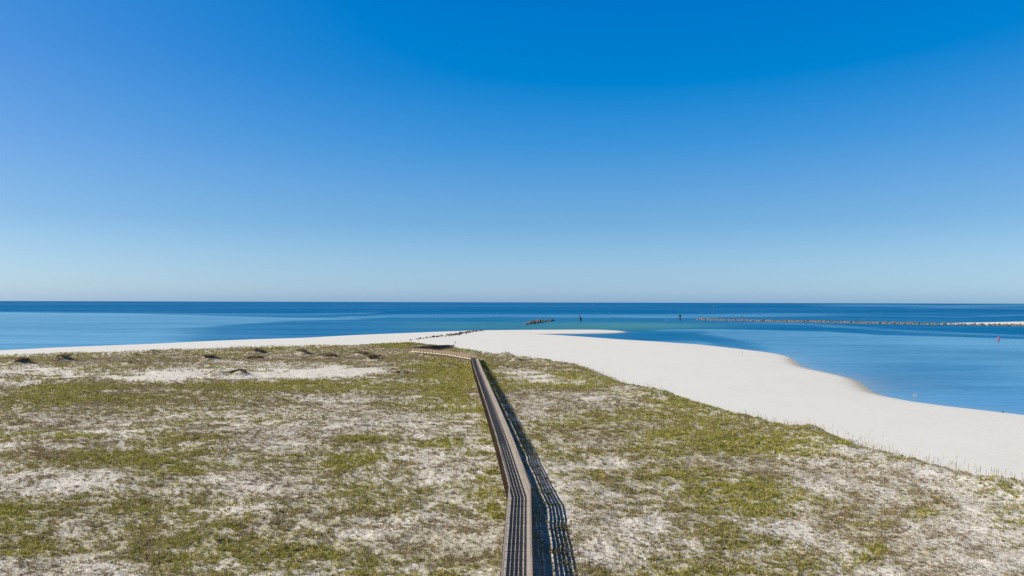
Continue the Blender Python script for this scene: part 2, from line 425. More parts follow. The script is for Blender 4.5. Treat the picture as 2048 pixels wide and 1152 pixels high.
def mat_plain(name, col, rough=0.6, spec=0.4, dirt=0.25):
    t = NT(name); g = t.n('TexCoord').outputs['Object']
    n = t.noise(g, 2.5, 4, .7)
    c = t.mix(t.math('MULTIPLY', t.rng(n, .4, .7), dirt), col, tuple(q * 0.35 + 0.02 for q in col))
    return t.done(t.principled(c, rough, spec))

def mat_rock():
    t = NT('weathered_rock'); g = t.n('NewGeometry').outputs['Position']; oi = t.n('ObjectInfo').outputs['Random']
    n = t.noise(g, 0.9, 4, .7); 
    c = t.mix(t.rng(n, .3, .7), (0.03, 0.027, 0.025), (0.17, 0.145, 0.12))
    c = t.mix(t.math('MULTIPLY', oi, 0.7), c, (0.23, 0.20, 0.175))
    b = t.n('Bump', Strength=0.8, Distance=0.25, Height=n)
    return t.done(t.principled(c, 0.9, 0.2, b.outputs[0]))

def mat_water():
    t = NT('sea_water'); g = t.n('NewGeometry').outputs['Position']
    slick = t.attr('slick').outputs['Fac']; shoal = t.attr('shoal').outputs['Fac']; near = t.attr('near').outputs['Fac']; edge = t.attr('edge').outputs['Fac']
    mp = t.n('Mapping', Vector=g); mp.inputs['Scale'].default_value = (0.30, 1.0, 1.0); mp.inputs['Rotation'].default_value = (0, 0, 0.18)
    w1 = t.noise(mp.outputs[0], 0.35, 3, .6); w2 = t.noise(mp.outputs[0], 1.4, 2, .6)
    mp2 = t.n('Mapping', Vector=g); mp2.inputs['Scale'].default_value = (0.25, 1.0, 1.0)
    patch = t.noise(mp2.outputs[0], 0.018, 4, .55)
    fine = t.noise(mp2.outputs[0], 0.10, 3, .6)
    sl = t.math('ADD', slick, t.math('MULTIPLY', t.math('SUBTRACT', patch, .5), 0.5))
    sl = t.math('ADD', sl, t.math('MULTIPLY', t.math('SUBTRACT', fine, .5), 0.35), True)
    mp3 = t.n('Mapping', Vector=g); mp3.inputs['Scale'].default_value = (0.16, 1.0, 1.0); mp3.inputs['Rotation'].default_value = (0, 0, -0.12)
    rip = t.noise(mp3.outputs[0], 0.45, 3, .65)
    sl = t.math('ADD', sl, t.math('MULTIPLY', t.math('SUBTRACT', rip, .5), t.math('MULTIPLY', near, 0.45)), True)
    deep = t.mix(near, (0.0, 0.104, 0.290), (0.002, 0.120, 0.300))
    body = t.mix(shoal, deep, (0.045, 0.195, 0.240))
    body = t.mix(edge, body, (0.19, 0.23, 0.28))
    hgt = t.math('ADD', w1, t.math('MULTIPLY', w2, .35))
    b = t.n('Bump', Strength=1.0, Distance=t.rng(sl, 0.1, 0.8, 0.30, 0.07), Height=hgt)
    d = t.n('BsdfDiffuse', Color=body).outputs[0]
    gl = t.n('BsdfGlossy', Color=(0.68, 0.93, 1, 1), Roughness=0.14); t.t.links.new(b.outputs[0], gl.inputs['Normal'])
    fac = t.rng(sl, 0.0, 1.0, 0.02, 0.80)
    m = t.n('MixShader', Fac=fac); t.t.links.new(d, m.inputs[1]); t.t.links.new(gl.outputs[0], m.inputs[2])
    return t.done(m.outputs[0])

M_GROUND = mat_ground(); M_WATER = mat_water(); M_ROCK = mat_rock()
M_GRASS = mat_blades('dune_grass_blades')
M_DECK = mat_wood('weathered_deck_wood', (0.34, 0.315, 0.285), (0.56, 0.52, 0.47))
M_RAIL = mat_wood('weathered_rail_wood', (0.21, 0.18, 0.155), (0.40, 0.36, 0.32))
M_SIDE = mat_wood('brown_treated_wood', (0.12, 0.08, 0.05), (0.29, 0.20, 0.13))
M_NEW = mat_wood('new_pine_lumber', (0.86, 0.74, 0.56), (0.95, 0.85, 0.68))
M_NEW_SHADE = mat_wood('pine_shade_lumber', (0.26, 0.18, 0.115), (0.42, 0.31, 0.21))  # same new pine, colour darkened to paint in the shade between the posts
M_OLD = mat_wood('dark_old_wood', (0.07, 0.055, 0.05), (0.17, 0.13, 0.115))

# ------------------------------------------------------------------ ground
def fan(t0, t1, step, s0, s1, ncol, ox, oy):
    nr = int(math.log(t1 / t0) / math.log(1 + step)) + 1
    t = t0 * (1 + step) ** np.arange(nr)
    s = np.linspace(s0, s1, ncol)
    X = ox + s[None, :] * t[:, None]; Y = oy + np.repeat(t[:, None], ncol, 1)
    i = np.arange(nr - 1)[:, None] * ncol + np.arange(ncol - 1)[None, :]
    f = np.stack([i, i + 1, i + 1 + ncol, i + ncol], -1).reshape(-1, 4)
    return X.ravel(), Y.ravel(), f
gx, gy, gf = fan(28, 760, 0.0042, -0.66, 0.64, 700, 0, -60)
ds = shore_d(gx, gy); dv = veg_d(gx, gy)
gz = height(gx, gy, ds, dv)
cv, gn = cover_green(gx, gy, dv)
gm = np_mesh('sand', np.stack([gx, gy, gz], 1), gf, 4, [M_GROUND], True)
fattr(gm, 'cover', cv); fattr(gm, 'green', gn)
fattr(gm, 'wet', np.exp(-(np.maximum(ds, 0) / (0.7 + 1.3 * sstep(-.2, .5, fbm(gx, gy, 22, 2, 301)) + 1.6 * sstep(60, 80, gx) * sstep(180, 200, gy) * (gy < 320))) ** 2) * 0.7)
fattr(gm, 'dune', sstep(0, 10, dv)); fattr(gm, 'inland', np.clip(ds, 0, 400))
tag(link('sand_ground', gm), kind='structure')
print('ground', len(gx))

# ------------------------------------------------------------------ sea
wx, wy, wf = fan(60, 60000, 0.011, -0.80, 0.80, 520, 0, -60)
wu, wv = proj(wx, wy, wx * 0)
wu = np.where(wy < 5, 1024 + np.sign(wx) * 2000, wu); wv = np.where(wy < 5, 1400, wv)
def band(u, v, pts, th, soft):
    """streak along a line through pts, half height th px, fades over soft px"""
    c = np.interp(u, [p[0] for p in pts], [p[1] for p in pts])
    k = np.interp(u, [p[0] for p in pts], [p[2] if len(p) > 2 else 1 for p in pts])
    return k * (1 - sstep(th, th + soft, abs(v - c)))
def below(u, v, pts, soft):
    c = np.interp(u, [p[0] for p in pts], [p[1] for p in pts]); return sstep(-soft, soft, v - c)
nn = fbm(np.log(np.maximum(wy, 1)) * 60, wx / np.maximum(wy, 1) * 30, 9, 3, 401)
U = wu + 45 * fbm(wx * 0.3, wy, 60, 5, 402, .6); V = wv + (0.9 + 6 * sstep(660, 760, wv)) * fbm(wx * 0.3, wy, 90, 5, 403, .6)
sl = 0.10 + 0 * U
L = lambda a: np.clip(a, 0, 1)
# western gulf: smooth from v 622 down, dark ruffled tongue in front of the beach
left = below(U, V, [(0, 624), (150, 626), (300, 628), (400, 631), (800, 640), (1000, 700)], 1.3) * (1 - sstep(560, 860, U + (V - 640) * 6))
tongue = below(U, V, [(300, 664), (340, 656), (430, 652), (560, 643), (700, 638), (900, 634)], 2.5) * sstep(300, 460, U)
sl = sl + 0.72 * left * (1 - tongue) + 0.16 * tongue * (1 - sstep(800, 1000, U))
sl = sl + band(U, V, [(0, 627), (400, 628.5), (600, 629.5), (740, 626.5, 1), (765, 625.5, 0)], 1.6, 2.0) * (U < 770) * 0.35
sl = sl + band(U, V, [(560, 638, 0), (700, 636), (780, 631.5), (1000, 631), (1200, 632), (1500, 631), (1640, 630, .4), (1700, 630, 0)], 2.2, 1.5) * 0.5
sl = sl + band(U, V, [(1180, 630, 0), (1300, 634), (1420, 636, .8), (1440, 636, 0)], .8, 1.0) * 0.3
sl = sl + band(U, V, [(1300, 623, 0), (1500, 626, .5), (1900, 634), (2048, 630)], .6, 1.2) * 0.25
sl = sl + band(U, V, [(1600, 611, 0), (1700, 611), (1900, 612.5), (2048, 611)], 1.8, 1.5) * 0.35
sl = sl + band(U, V, [(1780, 617, 0), (1900, 615), (2048, 617)], .7, 1.0) * 0.3
# smooth sheet of the pass, right
sheet = below(U, V, [(1200, 672), (1330, 658), (1440, 658), (1660, 663), (1750, 670), (1900, 674), (2048, 679)], 1.0) * sstep(1180, 1460, U)
dark_t = band(U, V, [(1180, 676), (1330, 672), (1400, 672), (1500, 690, .8), (1560, 699, 0)], 4, 9) * 0.55
dark2 = np.exp(-(((U - 1850) / 170) ** 2 + ((V - 745) / 34) ** 2)) * 0.30 + band(U, V, [(1600, 672, 0), (1800, 700, .2), (2048, 715, .3)], 5, 20) * .4
sl = sl + sheet * (0.71 - dark_t - dark2)
sl = sl + band(U, V, [(1440, 643, 0), (1600, 647), (1750, 657), (1850, 663), (1950, 668), (2048, 672)], 1.5, 2.0) * 0.40
sl = sl + band(U, V, [(1780, 770, .0), (1840, 766, .6), (2048, 768, 1)], 2, 5) * .12
lw = np.log(np.maximum(wy, 1)); sl = sl + 0.16 * nn + 0.16 * fbm(lw * 150, wx / np.maximum(wy, 1) * 22, 6, 4, 404) * (wv < 700) + 0.12 * fbm(wx * 0.22, wy, 16, 4, 405, .65) * (wy < 600)
shoal = 0.85 * np.exp(-(((U - 1160) / 200) ** 2 + ((V - 652) / 9.0) ** 2)) + 0.5 * np.exp(-(((U - 900) / 110) ** 2 + ((V - 652) / 8.0) ** 2))
shoal += 0.55 * np.exp(-(((U - 1330) / 120) ** 2 + ((V - 652) / 6) ** 2)) + 0.25 * np.exp(-(((U - 370) / 70) ** 2 + ((V - 660) / 4) ** 2))
ws = np.full(wx.shape, -1e3); q = (wy < 900) & (wy > -60)
ws[q] = shore_d(wx[q], wy[q])
edge = np.exp(-np.maximum(-ws, 0) / 3.0) * 0.8 + 0.5 * np.exp(-np.maximum(-ws, 0) / 14.0) * sstep(1520, 1600, wu) * 1.3
lag = np.exp(-(((wu - 1150) / 120) ** 2 + ((wv - 671) / 5) ** 2))
sl = sl + 0.35 * lag
wm = np_mesh('sea', np.stack([wx, wy, wx * 0], 1), wf, 4, [M_WATER], True)
fattr(wm, 'slick', L(sl)); fattr(wm, 'shoal', L(shoal)); fattr(wm, 'near', 1 - sstep(500, 2500, wy)); fattr(wm, 'edge', L(edge))
tag(link('sea_water', wm), kind='structure')

# far white beach behind the jetty at the right
def far_beach():
    pts = []
    a = P(1845, 649, 0); b = P(2120, 652.5, 0); c = P(2300, 648, 0); d = P(2300, 640.5, 0); e = P(2100, 643, 0); f = P(2000, 645.5, 0); g = P(1900, 647.3, 0)
    poly = [a, b, c, d, e, f, g]
    xs = np.linspace(min(p[0] for p in poly) - 5, max(p[0] for p in poly) + 5, 150); ys = np.linspace(min(p[1] for p in poly) - 5, max(p[1] for p in poly) + 5, 120)
    X, Y = np.meshgrid(xs, ys); X = X.ravel(); Y = Y.ravel()
    d_ = seg_dist(X, Y, poly)
    Z = np.where(d_ > 0, 1.6 * (1 - np.exp(-d_ / 8)) + 1.3 * sstep(10, 60, d_) * (0.6 + fbm(X, Y, 30, 3, 501)), d_ * .1)
    i = (np.arange(119)[:, None] * 150 + np.arange(149)[None, :]); f_ = np.stack([i, i + 1, i + 151, i + 150], -1).reshape(-1, 4)
    m = np_mesh('beach', np.stack([X, Y, Z], 1), f_, 4, [M_GROUND], True)
    n = len(X); cc = sstep(25, 60, d_) * sstep(.0, .5, fbm(X, Y, 40, 3, 502)) * .5
    fattr(m, 'cover', cc); fattr(m, 'green', cc); fattr(m, 'wet', np.zeros(n)); fattr(m, 'dune', np.zeros(n)); fattr(m, 'inland', np.clip(d_, 0, 400))
    tag(link('far_beach', m), kind='structure')
far_beach()

# ------------------------------------------------------------------ dune grass
def blades(px, py, pz, n, h, w, spread, colr, lean=0.0):
    """n blades per tuft; arrays px.. length T; returns verts, tri faces, colours"""
    T = len(px); k = T * n
    rep = lambda a: np.repeat(a, n)
    th = rng.random(k) * 2 * np.pi; rr = rng.random(k) ** .7
    H = rep(h) * (0.55 + 0.6 * rng.random(k)); Wd = rep(w) * (0.7 + 0.6 * rng.random(k)); sp = rep(spread)
    cx, sx_ = np.cos(th), np.sin(th)
    bx = rep(px) + cx * rr * sp * 0.45; by = rep(py) + sx_ * rr * sp * 0.45; bz = rep(pz) - 0.02
    ta = th + rng.normal(0, .5, k); out = sp * (0.25 + 0.6 * rng.random(k))
    tx = bx + np.cos(ta) * out; ty = by + np.sin(ta) * out; tz = bz + H
    fa = rng.random(k) * np.pi
    dx, dy = np.cos(fa) * Wd / 2, np.sin(fa) * Wd / 2
    mx = bx * .45 + tx * .55 ; my = by * .45 + ty * .55; mz = bz + H * .75
    v = np.stack([np.stack([bx - dx, by - dy, bz], -1), np.stack([bx + dx, by + dy, bz], -1), np.stack([mx + dx, my + dy, mz], -1), np.stack([tx, ty, tz * 1.0], -1), np.stack([mx - dx, my - dy, mz], -1)], 1)
    c = np.repeat(colr, n, 0) * (0.7 + 0.6 * rng.random((k, 1)))
    return v, c
def tuft_object(name, parts, label, cat):
    V_ = np.concatenate([p[0] for p in parts]).reshape(-1, 3); C_ = np.concatenate([p[1] for p in parts])
    f = np.arange(len(V_)).reshape(-1, 5)
    me = np_mesh(name, V_, f, 5, [M_GRASS]); cattr(me, 'col', C_)
    print(name, len(f))
    return tag(link(name, me), label, cat, kind='stuff')

def scatter(n, y0, y1, p, smax=0.66):
    """positions whose density falls with distance as y^-p"""
    a = 2 - p; r = rng.random(n)
    y = (y0 ** a + r * (y1 ** a - y0 ** a)) ** (1 / a)
    x = (rng.random(n) * 2 - 1) * (smax * y + 6)
    return x, y
GREEN = np.array([0.27, 0.28, 0.075]); LIME = np.array([0.46, 0.44, 0.13]); OLIVE = np.array([0.37, 0.33, 0.14]); BROWN = np.array([0.31, 0.24, 0.145]); GREY = np.array([0.33, 0.295, 0.22]); STRAW = np.array([0.50, 0.42, 0.27])
def veg_colours(g):
    n = len(g); r = rng.random(n)
    t = np.clip(g + rng.normal(0, .20, n), 0, 1)[:, None]
    c = np.where(t > .62, GREEN + (LIME - GREEN) * rng.random((n, 1)), np.where(t > .38, OLIVE + (GREEN - OLIVE) * rng.random((n, 1)), np.where(r[:, None] > .5, BROWN, GREY)))
    c = np.where((r < .08)[:, None], STRAW, c)
    return c * np.array([1.13, 1.08, 1.08]) * (0.75 + 0.5 * rng.random((n, 1)))
x, y = scatter(1450000, 44, 520, 1.55)
dvv = veg_d(x, y); k = dvv > -6; x, y, dvv = x[k], y[k], dvv[k]
c, g = cover_green(x, y, dvv)
clump = 0.5 + 0.5 * fbm(x, y, 1.3, 2, 601)
acc = (0.04 + np.clip(c * 1.05 - 0.05, 0, 1) ** 1.3) * (c > .03) * (0.32 + 0.95 * sstep(.35, .7, clump)) * 0.66
k = rng.random(len(x)) < acc * 0.95
wd = walk_dist(x, y); k &= wd > 1.15
x, y, c, g = x[k], y[k], c[k], g[k]
z = height(x, y)
s = (0.135 + 0.09 * c * (0.5 + g)) * (y / 57.0) ** 0.45 * (0.5 + 0.9 * rng.random(len(x)) ** 1.5)
colr = veg_colours(g)
gsel = g + rng.normal(0, .12, len(g)) > .42
def sub(sel, n, hk, wk, sk): return blades(x[sel], y[sel], z[sel], n, s[sel] * hk, s[sel] * wk, s[sel] * sk, colr[sel])
tuft_object('dune_grass', [sub(gsel, 9, 1.1, .21, 1.2)], 'olive green grass tufts spread over the white dune sand', 'grass')
tuft_object('dry_ground_cover', [sub(~gsel, 9, .8, .22, 1.3)], 'low brown and grey dry weeds between the green grass', 'ground cover')

# sea oats: thin stalks with seed heads along the dune crest by the beach
def sea_oats():
    n = 1300
    bx = [p for p in veg if p[1] > 60 and p[0] > -12]
    seg = rng.integers(0, len(bx) - 1, n); t = rng.random(n)
    A = np.array(bx); x = A[seg, 0] * (1 - t) + A[seg + 1, 0] * t + rng.normal(0, 4.5, n) - 1.5; y = A[seg, 1] * (1 - t) + A[seg + 1, 1] * t + rng.normal(0, 3.0, n)
    k = (fbm(x, y, 9, 2, 611) > -.15) ; x, y = x[k], y[k]; n = len(x); z = height(x, y)
    H = 0.5 + 0.55 * rng.random(n); lx = rng.normal(.06, .10, n); ly = rng.normal(0, .08, n); w = 0.006 * (y / 60) ** .4; wh = 0.020 * (y / 60) ** .3
    th = rng.random(n) * np.pi; dx, dy = np.cos(th), np.sin(th)
    def strip(z0, z1, wa, f0, f1):
        return np.stack([np.stack([x + lx * f0 - dx * wa, y + ly * f0 - dy * wa, z + z0], -1), np.stack([x + lx * f0 + dx * wa, y + ly * f0 + dy * wa, z + z0], -1),
                         np.stack([x + lx * f1 + dx * wa, y + ly * f1 + dy * wa, z + (z0 + z1) / 1.6], -1), np.stack([x + lx * f1, y + ly * f1, z + z1], -1),
                         np.stack([x + lx * f1 - dx * wa, y + ly * f1 - dy * wa, z + (z0 + z1) / 1.6], -1)], 1)
    c = np.tile(np.array([0.42, 0.35, 0.20]), (n, 1)) * (0.7 + .6 * rng.random((n, 1)))
    tuft_object('sea_oats', [(strip(H * 0, H, w, 0, 1), c * .8), (strip(H * .72, H * 1.2, wh, .8, 1.5), c)], 'thin tan sea oats standing along the dune crest above the beach', 'sea oats')
sea_oats()

# ------------------------------------------------------------------ shrubs on the far dunes
def shrub_mesh(seed):
    r = np.random.default_rng(seed); n = 1500
    th = r.random(n) * 2 * np.pi; ph = np.arccos(r.random(n) ** .8); rad = (0.55 + 0.45 * r.random(n) ** .4)
    lump = 1 + .28 * np.sin(th * 3 + seed) + .18 * np.sin(th * 7 + seed * 2)
    px = np.cos(th) * np.sin(ph) * rad * lump; py = np.sin(th) * np.sin(ph) * rad * lump; pz = np.cos(ph) * rad * (.75 + .25 * np.sin(th * 2 + 1)) 
    s = .05 + .07 * r.random(n)
    V_ = []
    for _ in range(5): V_.append(np.stack([px, py, pz], -1) + r.normal(0, 1, (n, 3)) * s[:, None])
    V_ = np.stack(V_, 1).reshape(-1, 3); V_[:, 2] = np.maximum(V_[:, 2], -.05)
    me = np_mesh('shrub', V_, np.arange(n * 5).reshape(-1, 5), 5, [M_GRASS])
    c = np.array([0.36, 0.29, 0.17]) * (0.5 + 1.0 * r.random((n, 1))) + np.array([0.02, 0.0, 0.0]) * r.random((n, 1))
    cattr(me, 'col', c)
    return me
SHM = [shrub_mesh(i) for i in range(4)]
def shrub(u, v, hw, hh, label, group=None, i=0):
    x, y = Pb(u, v); z = float(height(np.array([x]), np.array([y]))[0])
    o = link('shrub', SHM[i % 4]); tag(o, label, 'shrub', group)
    o.location = (x, y, z - .3); o.scale = (hw * y / F * .75, hw * y / F * .6, hh * .8); o.rotation_euler = (0, 0, i * 1.3)
gl = 'low dark shrub mound among the sandy dunes beside the gulf beach'
G1 = 'dark shrubs on the dunes by the gulf beach'
for i, (u, v, hw, hh) in enumerate([(301, 703, 17, .9), (265, 708, 11, .7), (42, 727, 20, .9), (128, 719, 16, .9), (256, 727, 15, .6), (467, 701, 18, .6), (514, 705, 20, 1.0), (553, 699, 12, .5),
                                    (417, 719, 18, .8), (605, 706, 14, 1.0), (506, 714, 20, .8), (656, 715, 26, .8), (722, 708, 15, .8), (745, 720, 20, .9), (687, 701, 14, .7), (802, 749, 20, .7), (849, 711, 15, 1.1)]):
    shrub(u, v, hw, hh, gl, G1, i)
shrub(478, 749, 24, 1.1, 'large dark shrub on the bare sand patch, right one of the pair', None, 1)
shrub(438, 749, 26, .8, 'brown spreading shrub on the bare sand patch, left one of the pair', None, 2)
shrub(1004, 711, 18, 1.0, 'dark shrub on the dune just right of the boardwalk end', None, 3)
shrub(1032, 722, 18, .6, 'low grey brown shrub below the dune crest, right of the boardwalk', None, 0)

# ------------------------------------------------------------------ boardwalk
def resample(pts, step):
    P_ = [np.array(p, float) for p in pts]; out = []; carry = 0.0
    for a, b in zip(P_[:-1], P_[1:]):
        Lh = np.linalg.norm((b - a)[:2]); t = carry
        while t < Lh: out.append(a + (b - a) * t / Lh); t += step
        carry = t - Lh
    return out
def offset(pts, d):
    """offset polyline sideways by d (positive = right of travel)"""
    P_ = [np.array(p, float) for p in pts]; out = []
    for i, p in enumerate(P_):
        dirs = []
        if i: q = (P_[i] - P_[i - 1])[:2]; dirs.append(q / np.linalg.norm(q))
        if i < len(P_) - 1: q = (P_[i + 1] - P_[i])[:2]; dirs.append(q / np.linalg.norm(q))
        m = sum(dirs); m /= np.linalg.norm(m); c = m @ dirs[0]
        out.append(np.array([p[0] + m[1] * d / c, p[1] - m[0] * d / c, p[2]]))
    return out
def at_ground(x, y): return float(height(np.array([x]), np.array([y]))[0])
def walkway(name, pts, width, label, cat, mats, post_step=1.83, max_posts=100, sides=(-1, 1), levels=(.21, .42, .63, .84), post_name='post', post_w=.14):
    md, mr, ms = mats
    root = empty(name, (pts[1][0], pts[1][1], at_ground(pts[1][0], pts[1][1]))); tag(root, label, cat)
    inv = np.array(root.location)
    sh = lambda p: np.array(p, float) - inv
    d = MB()
    hw = width / 2
    Lp, Rp = offset(pts, -hw - .04), offset(pts, hw + .04)
    # planks across, following the line
    st = 0.148
    for a, b, la, lb, ra_, rb_ in zip(pts[:-1], pts[1:], Lp[:-1], Lp[1:], Rp[:-1], Rp[1:]):
        n = max(1, int(round(math.hypot(b[0] - a[0], b[1] - a[1]) / st)))
        for i in range(n):
            f0, f1 = (i + .04) / n, (i + .96) / n; dz = random.uniform(-.004, .004)
            q = [la + (lb - la) * f0, ra_ + (rb_ - ra_) * f0, ra_ + (rb_ - ra_) * f1, la + (lb - la) * f1]
            q = [sh(p) + np.array([0, 0, dz]) for p in q]
            d.hexa([p - np.array([0, 0, .038]) for p in q] + q, random.random())
    d.build('deck', md, root)
    s_ = MB()
    for off in (-hw - .02, hw + .02, 0):
        o = offset(pts, off)
        for a, b in zip(o[:-1], o[1:]): s_.bar(sh(a) - [0, 0, .17], sh(b) - [0, 0, .17], .045, .24, random.random() * .4 + .3)
    s_.build('joist', ms, root)
    for side in sides:
        rail_line = offset(pts, side * hw)
        for lv in levels:
            m = MB(); 
            for a, b in zip(rail_line[:-1], rail_line[1:]):
                n = max(1, int(math.hypot(*(b - a)[:2]) / 3.66))
                for i in range(n):
                    p0 = a + (b - a) * i / n; p1 = a + (b - a) * (i + 1) / n
                    w = random.uniform(-.006, .006)
                    m.bar(sh(p0) + [0, 0, lv + w], sh(p1) + [0, 0, lv + w], .038, .15 if p0[1] < 105 else .172, random.random())
            m.build('rail', mr, root)
        m = MB()
        for a, b in zip(rail_line[:-1], rail_line[1:]):
            n = max(1, int(math.hypot(*(b - a)[:2]) / 3.66))
            for i in range(n): m.bar(sh(a + (b - a) * i / n) + [0, 0, 1.06], sh(a + (b - a) * (i + .995) / n) + [0, 0, 1.06], .14, .038, random.random())
        m.build('handrail', mr, root)
    posts = []
    for side in sides:
        for p in resample(offset(pts, side * (hw + .075)), post_step): posts.append((math.hypot(p[0], p[1]), p))
    posts.sort(key=lambda q: q[0] if q[0] > 48 else 1e6)
    rest = MB()
    for i, (dd, p) in enumerate(posts):
        m = MB() if i < max_posts else rest
        gz_ = at_ground(p[0], p[1]); q = sh(p)
        m.box(q[0], q[1], (gz_ - .5 - inv[2] + q[2] + 1.04) / 2, post_w, post_w, q[2] + 1.04 - (gz_ - .5 - inv[2]), c=random.random())
        if i < max_posts: m.build(post_name, ms, root)
    if rest.v: tag(rest.build(post_name, ms, root), kind='stuff')
    return root
pts = [np.array(p) for p in WALK]
walkway('boardwalk', pts, 2.0, 'long weathered wooden boardwalk running from the foreground across the dunes', 'boardwalk', (M_DECK, M_RAIL, M_SIDE))
e = pts[-1]
c1 = np.array([*P(944, 710.5, 4.45), 4.45 - 1.07])
PB = lambda u, v, zr: np.array([*P(u, v, zr), zr - 1.07])
nb = [c1 + np.array([.6, .6, 0]), PB(900, 702.4, 4.5), PB(860, 698.6, 4.5), PB(828, 696.2, 4.4)]
walkway('timber_walkway', nb, 1.9, 'pale new timber walkway crossing sideways at the far end of the long boardwalk', 'walkway', (M_NEW_SHADE, M_NEW_SHADE, M_NEW), post_step=2.2, post_w=.46, levels=(.2, .4, .6, .8))
rb = [PB(834, 693.5, 4.3), PB(862, 691.0, 3.9), PB(886, 690.0, 3.2), PB(904, 689.5, 2.5)]
walkway('beach_ramp', rb, 2.2, 'dark old wooden ramp leading over the dune down to the beach', 'ramp', (M_OLD, M_OLD, M_OLD), post_step=2.4)

# ------------------------------------------------------------------ boulders
def boulder_mesh(seed):
    r = random.Random(seed); import bmesh
    bm = bmesh.new(); bmesh.ops.create_icosphere(bm, subdivisions=2, radius=1)
    planes = [Vector((r.gauss(0, 1), r.gauss(0, 1), r.gauss(0, 1))).normalized() for _ in range(9)]
    for v in bm.verts:
        for p in planes:
            dd = v.co.dot(p)
            if dd > .66: v.co -= p * (dd - .66) * .95
        v.co *= 1 + r.uniform(-.05, .05)
    me = bpy.data.meshes.new('boulder'); bm.to_mesh(me); bm.free(); me.materials.append(M_ROCK)
    return me
BM_ = [boulder_mesh(i + 40) for i in range(8)]
def boulder(x, y, z, r, label, group):
    o = link('boulder', BM_[random.randrange(8)]); tag(o, label, 'boulder', group)
    o.location = (x, y, z); o.scale = (r * random.uniform(.8, 1.35), r * random.uniform(.8, 1.25), r * random.uniform(.6, .95))
    o.rotation_euler = (random.uniform(-.4, .4), random.uniform(-.4, .4), random.uniform(0, 6.28))
    return o
# half buried line of rocks crossing the beach
bl = [P(802, 683, 1.3), P(850, 677, 1.3), P(900, 671.5, 1.2), P(930, 667, .9), P(960, 663.5, .3)]
for i in range(86):
    t = (i / 85.0) ** .75 * 4; k = min(3, int(t)); f = t - k
    x = bl[k][0] * (1 - f) + bl[k + 1][0] * f; y = bl[k][1] * (1 - f) + bl[k + 1][1] * f
    big = 0.45 + 0.75 * min(1, t / 2.4)
    x += random.gauss(0, .6 + big * 1.0); y += random.gauss(0, 1 + big * 5)
    r = random.uniform(.5, 1.15) * big
    boulder(x, y, at_ground(x, y) + r * .25, r, 'rock in the half buried line crossing the white beach', 'rocks crossing the beach')
# islet of rocks standing in the sea
ia, ib = P(1050, 649), P(1106, 641)
for i in range(72):
    t = random.random(); lay = random.random()
    x = ia[0] * (1 - t) + ib[0] * t + random.gauss(0, 1.4); y = ia[1] * (1 - t) + ib[1] * t + random.gauss(0, 6.0)
    wdt = math.sin(math.pi * min(1, max(0, t * .9 + .08)))
    z = lay * 2.0 * wdt; r = random.uniform(1.2, 2.3)
    boulder(x, y, z, r, 'grey boulder heaped in the small rock islet off the beach', 'boulders of the rock islet')
# long jetty
ja, jb = P(1396, 640.5), P(2075, 652.8)
JL = math.hypot(jb[0] - ja[0], jb[1] - ja[1]); jd = ((jb[0] - ja[0]) / JL, (jb[1] - ja[1]) / JL)
js = [P(u, v) for u, v in ((1396, 640.0), (1500, 642.0), (1600, 644.0), (1700, 646.0), (1850, 649.0), (2080, 652.2))]
def jpt(t):
    tt = t * (len(js) - 1); k = min(len(js) - 2, int(tt)); f = tt - k
    return js[k][0] * (1 - f) + js[k + 1][0] * f, js[k][1] * (1 - f) + js[k + 1][1] * f
nx, ny = -jd[1], jd[0]
for i in range(142):
    t = (i + random.random()) / 142.0; x, y = jpt(t); o_ = random.uniform(-1.6, 1.0)
    boulder(x + nx * o_, y + ny * o_, 1.2 + random.uniform(-.5, .6) - .3 * abs(o_), random.uniform(1.1, 1.9), 'grey boulder on the crest of the long rock jetty', 'boulders on the jetty crest')
# the countless smaller stones of the jetty, one mass
src = []
for me in BM_:
    co = np.zeros(len(me.vertices) * 3); me.vertices.foreach_get('co', co); src.append((co.reshape(-1, 3), np.array([list(p.vertices) for p in me.polygons])))
VV = []; FF = []; nb_ = 0
for i in range(1500):
    t = random.random(); x, y = jpt(t); o_ = random.uniform(-5.5, 5.5); r = random.uniform(.8, 1.6)
    z = max(-.3, 1.3 - abs(o_) * .45 + random.uniform(-.4, .2)); co, fc = src[i % 8]
    a = random.uniform(0, 6.28); ca, sa = math.cos(a), math.sin(a); q = co * r
    VV.append(np.stack([q[:, 0] * ca - q[:, 1] * sa + x + nx * o_, q[:, 0] * sa + q[:, 1] * ca + y + ny * o_, q[:, 2] * .8 + z], -1)); FF.append(fc + nb_); nb_ += len(co)
me = np_mesh('jetty_rubble', np.concatenate(VV), np.concatenate(FF), 3, [M_ROCK])
tag(link('jetty_rubble', me), 'packed grey rubble stones forming the body of the long jetty', 'rubble', kind='stuff')

# ------------------------------------------------------------------ sea marks, buoys, boats, signs
M_PILE = mat_plain('dark_pile', (0.075, 0.06, 0.05), .8, .3)
M_WHITE = mat_plain('white_paint', (0.80, 0.80, 0.78), .45, .5, .12)
M_RED = mat_plain('red_paint', (0.42, 0.015, 0.03), .45, .5, .15)
M_GREEN = mat_plain('green_paint', (0.03, 0.14, 0.08), .5, .4)
M_PINK = mat_plain('faded_red', (0.65, 0.20, 0.16), .5, .4)
M_GLASS = mat_plain('dark_glass', (0.02, 0.03, 0.04), .1, .8, 0)
M_METAL = mat_plain('grey_metal', (0.30, 0.29, 0.27), .5, .5)

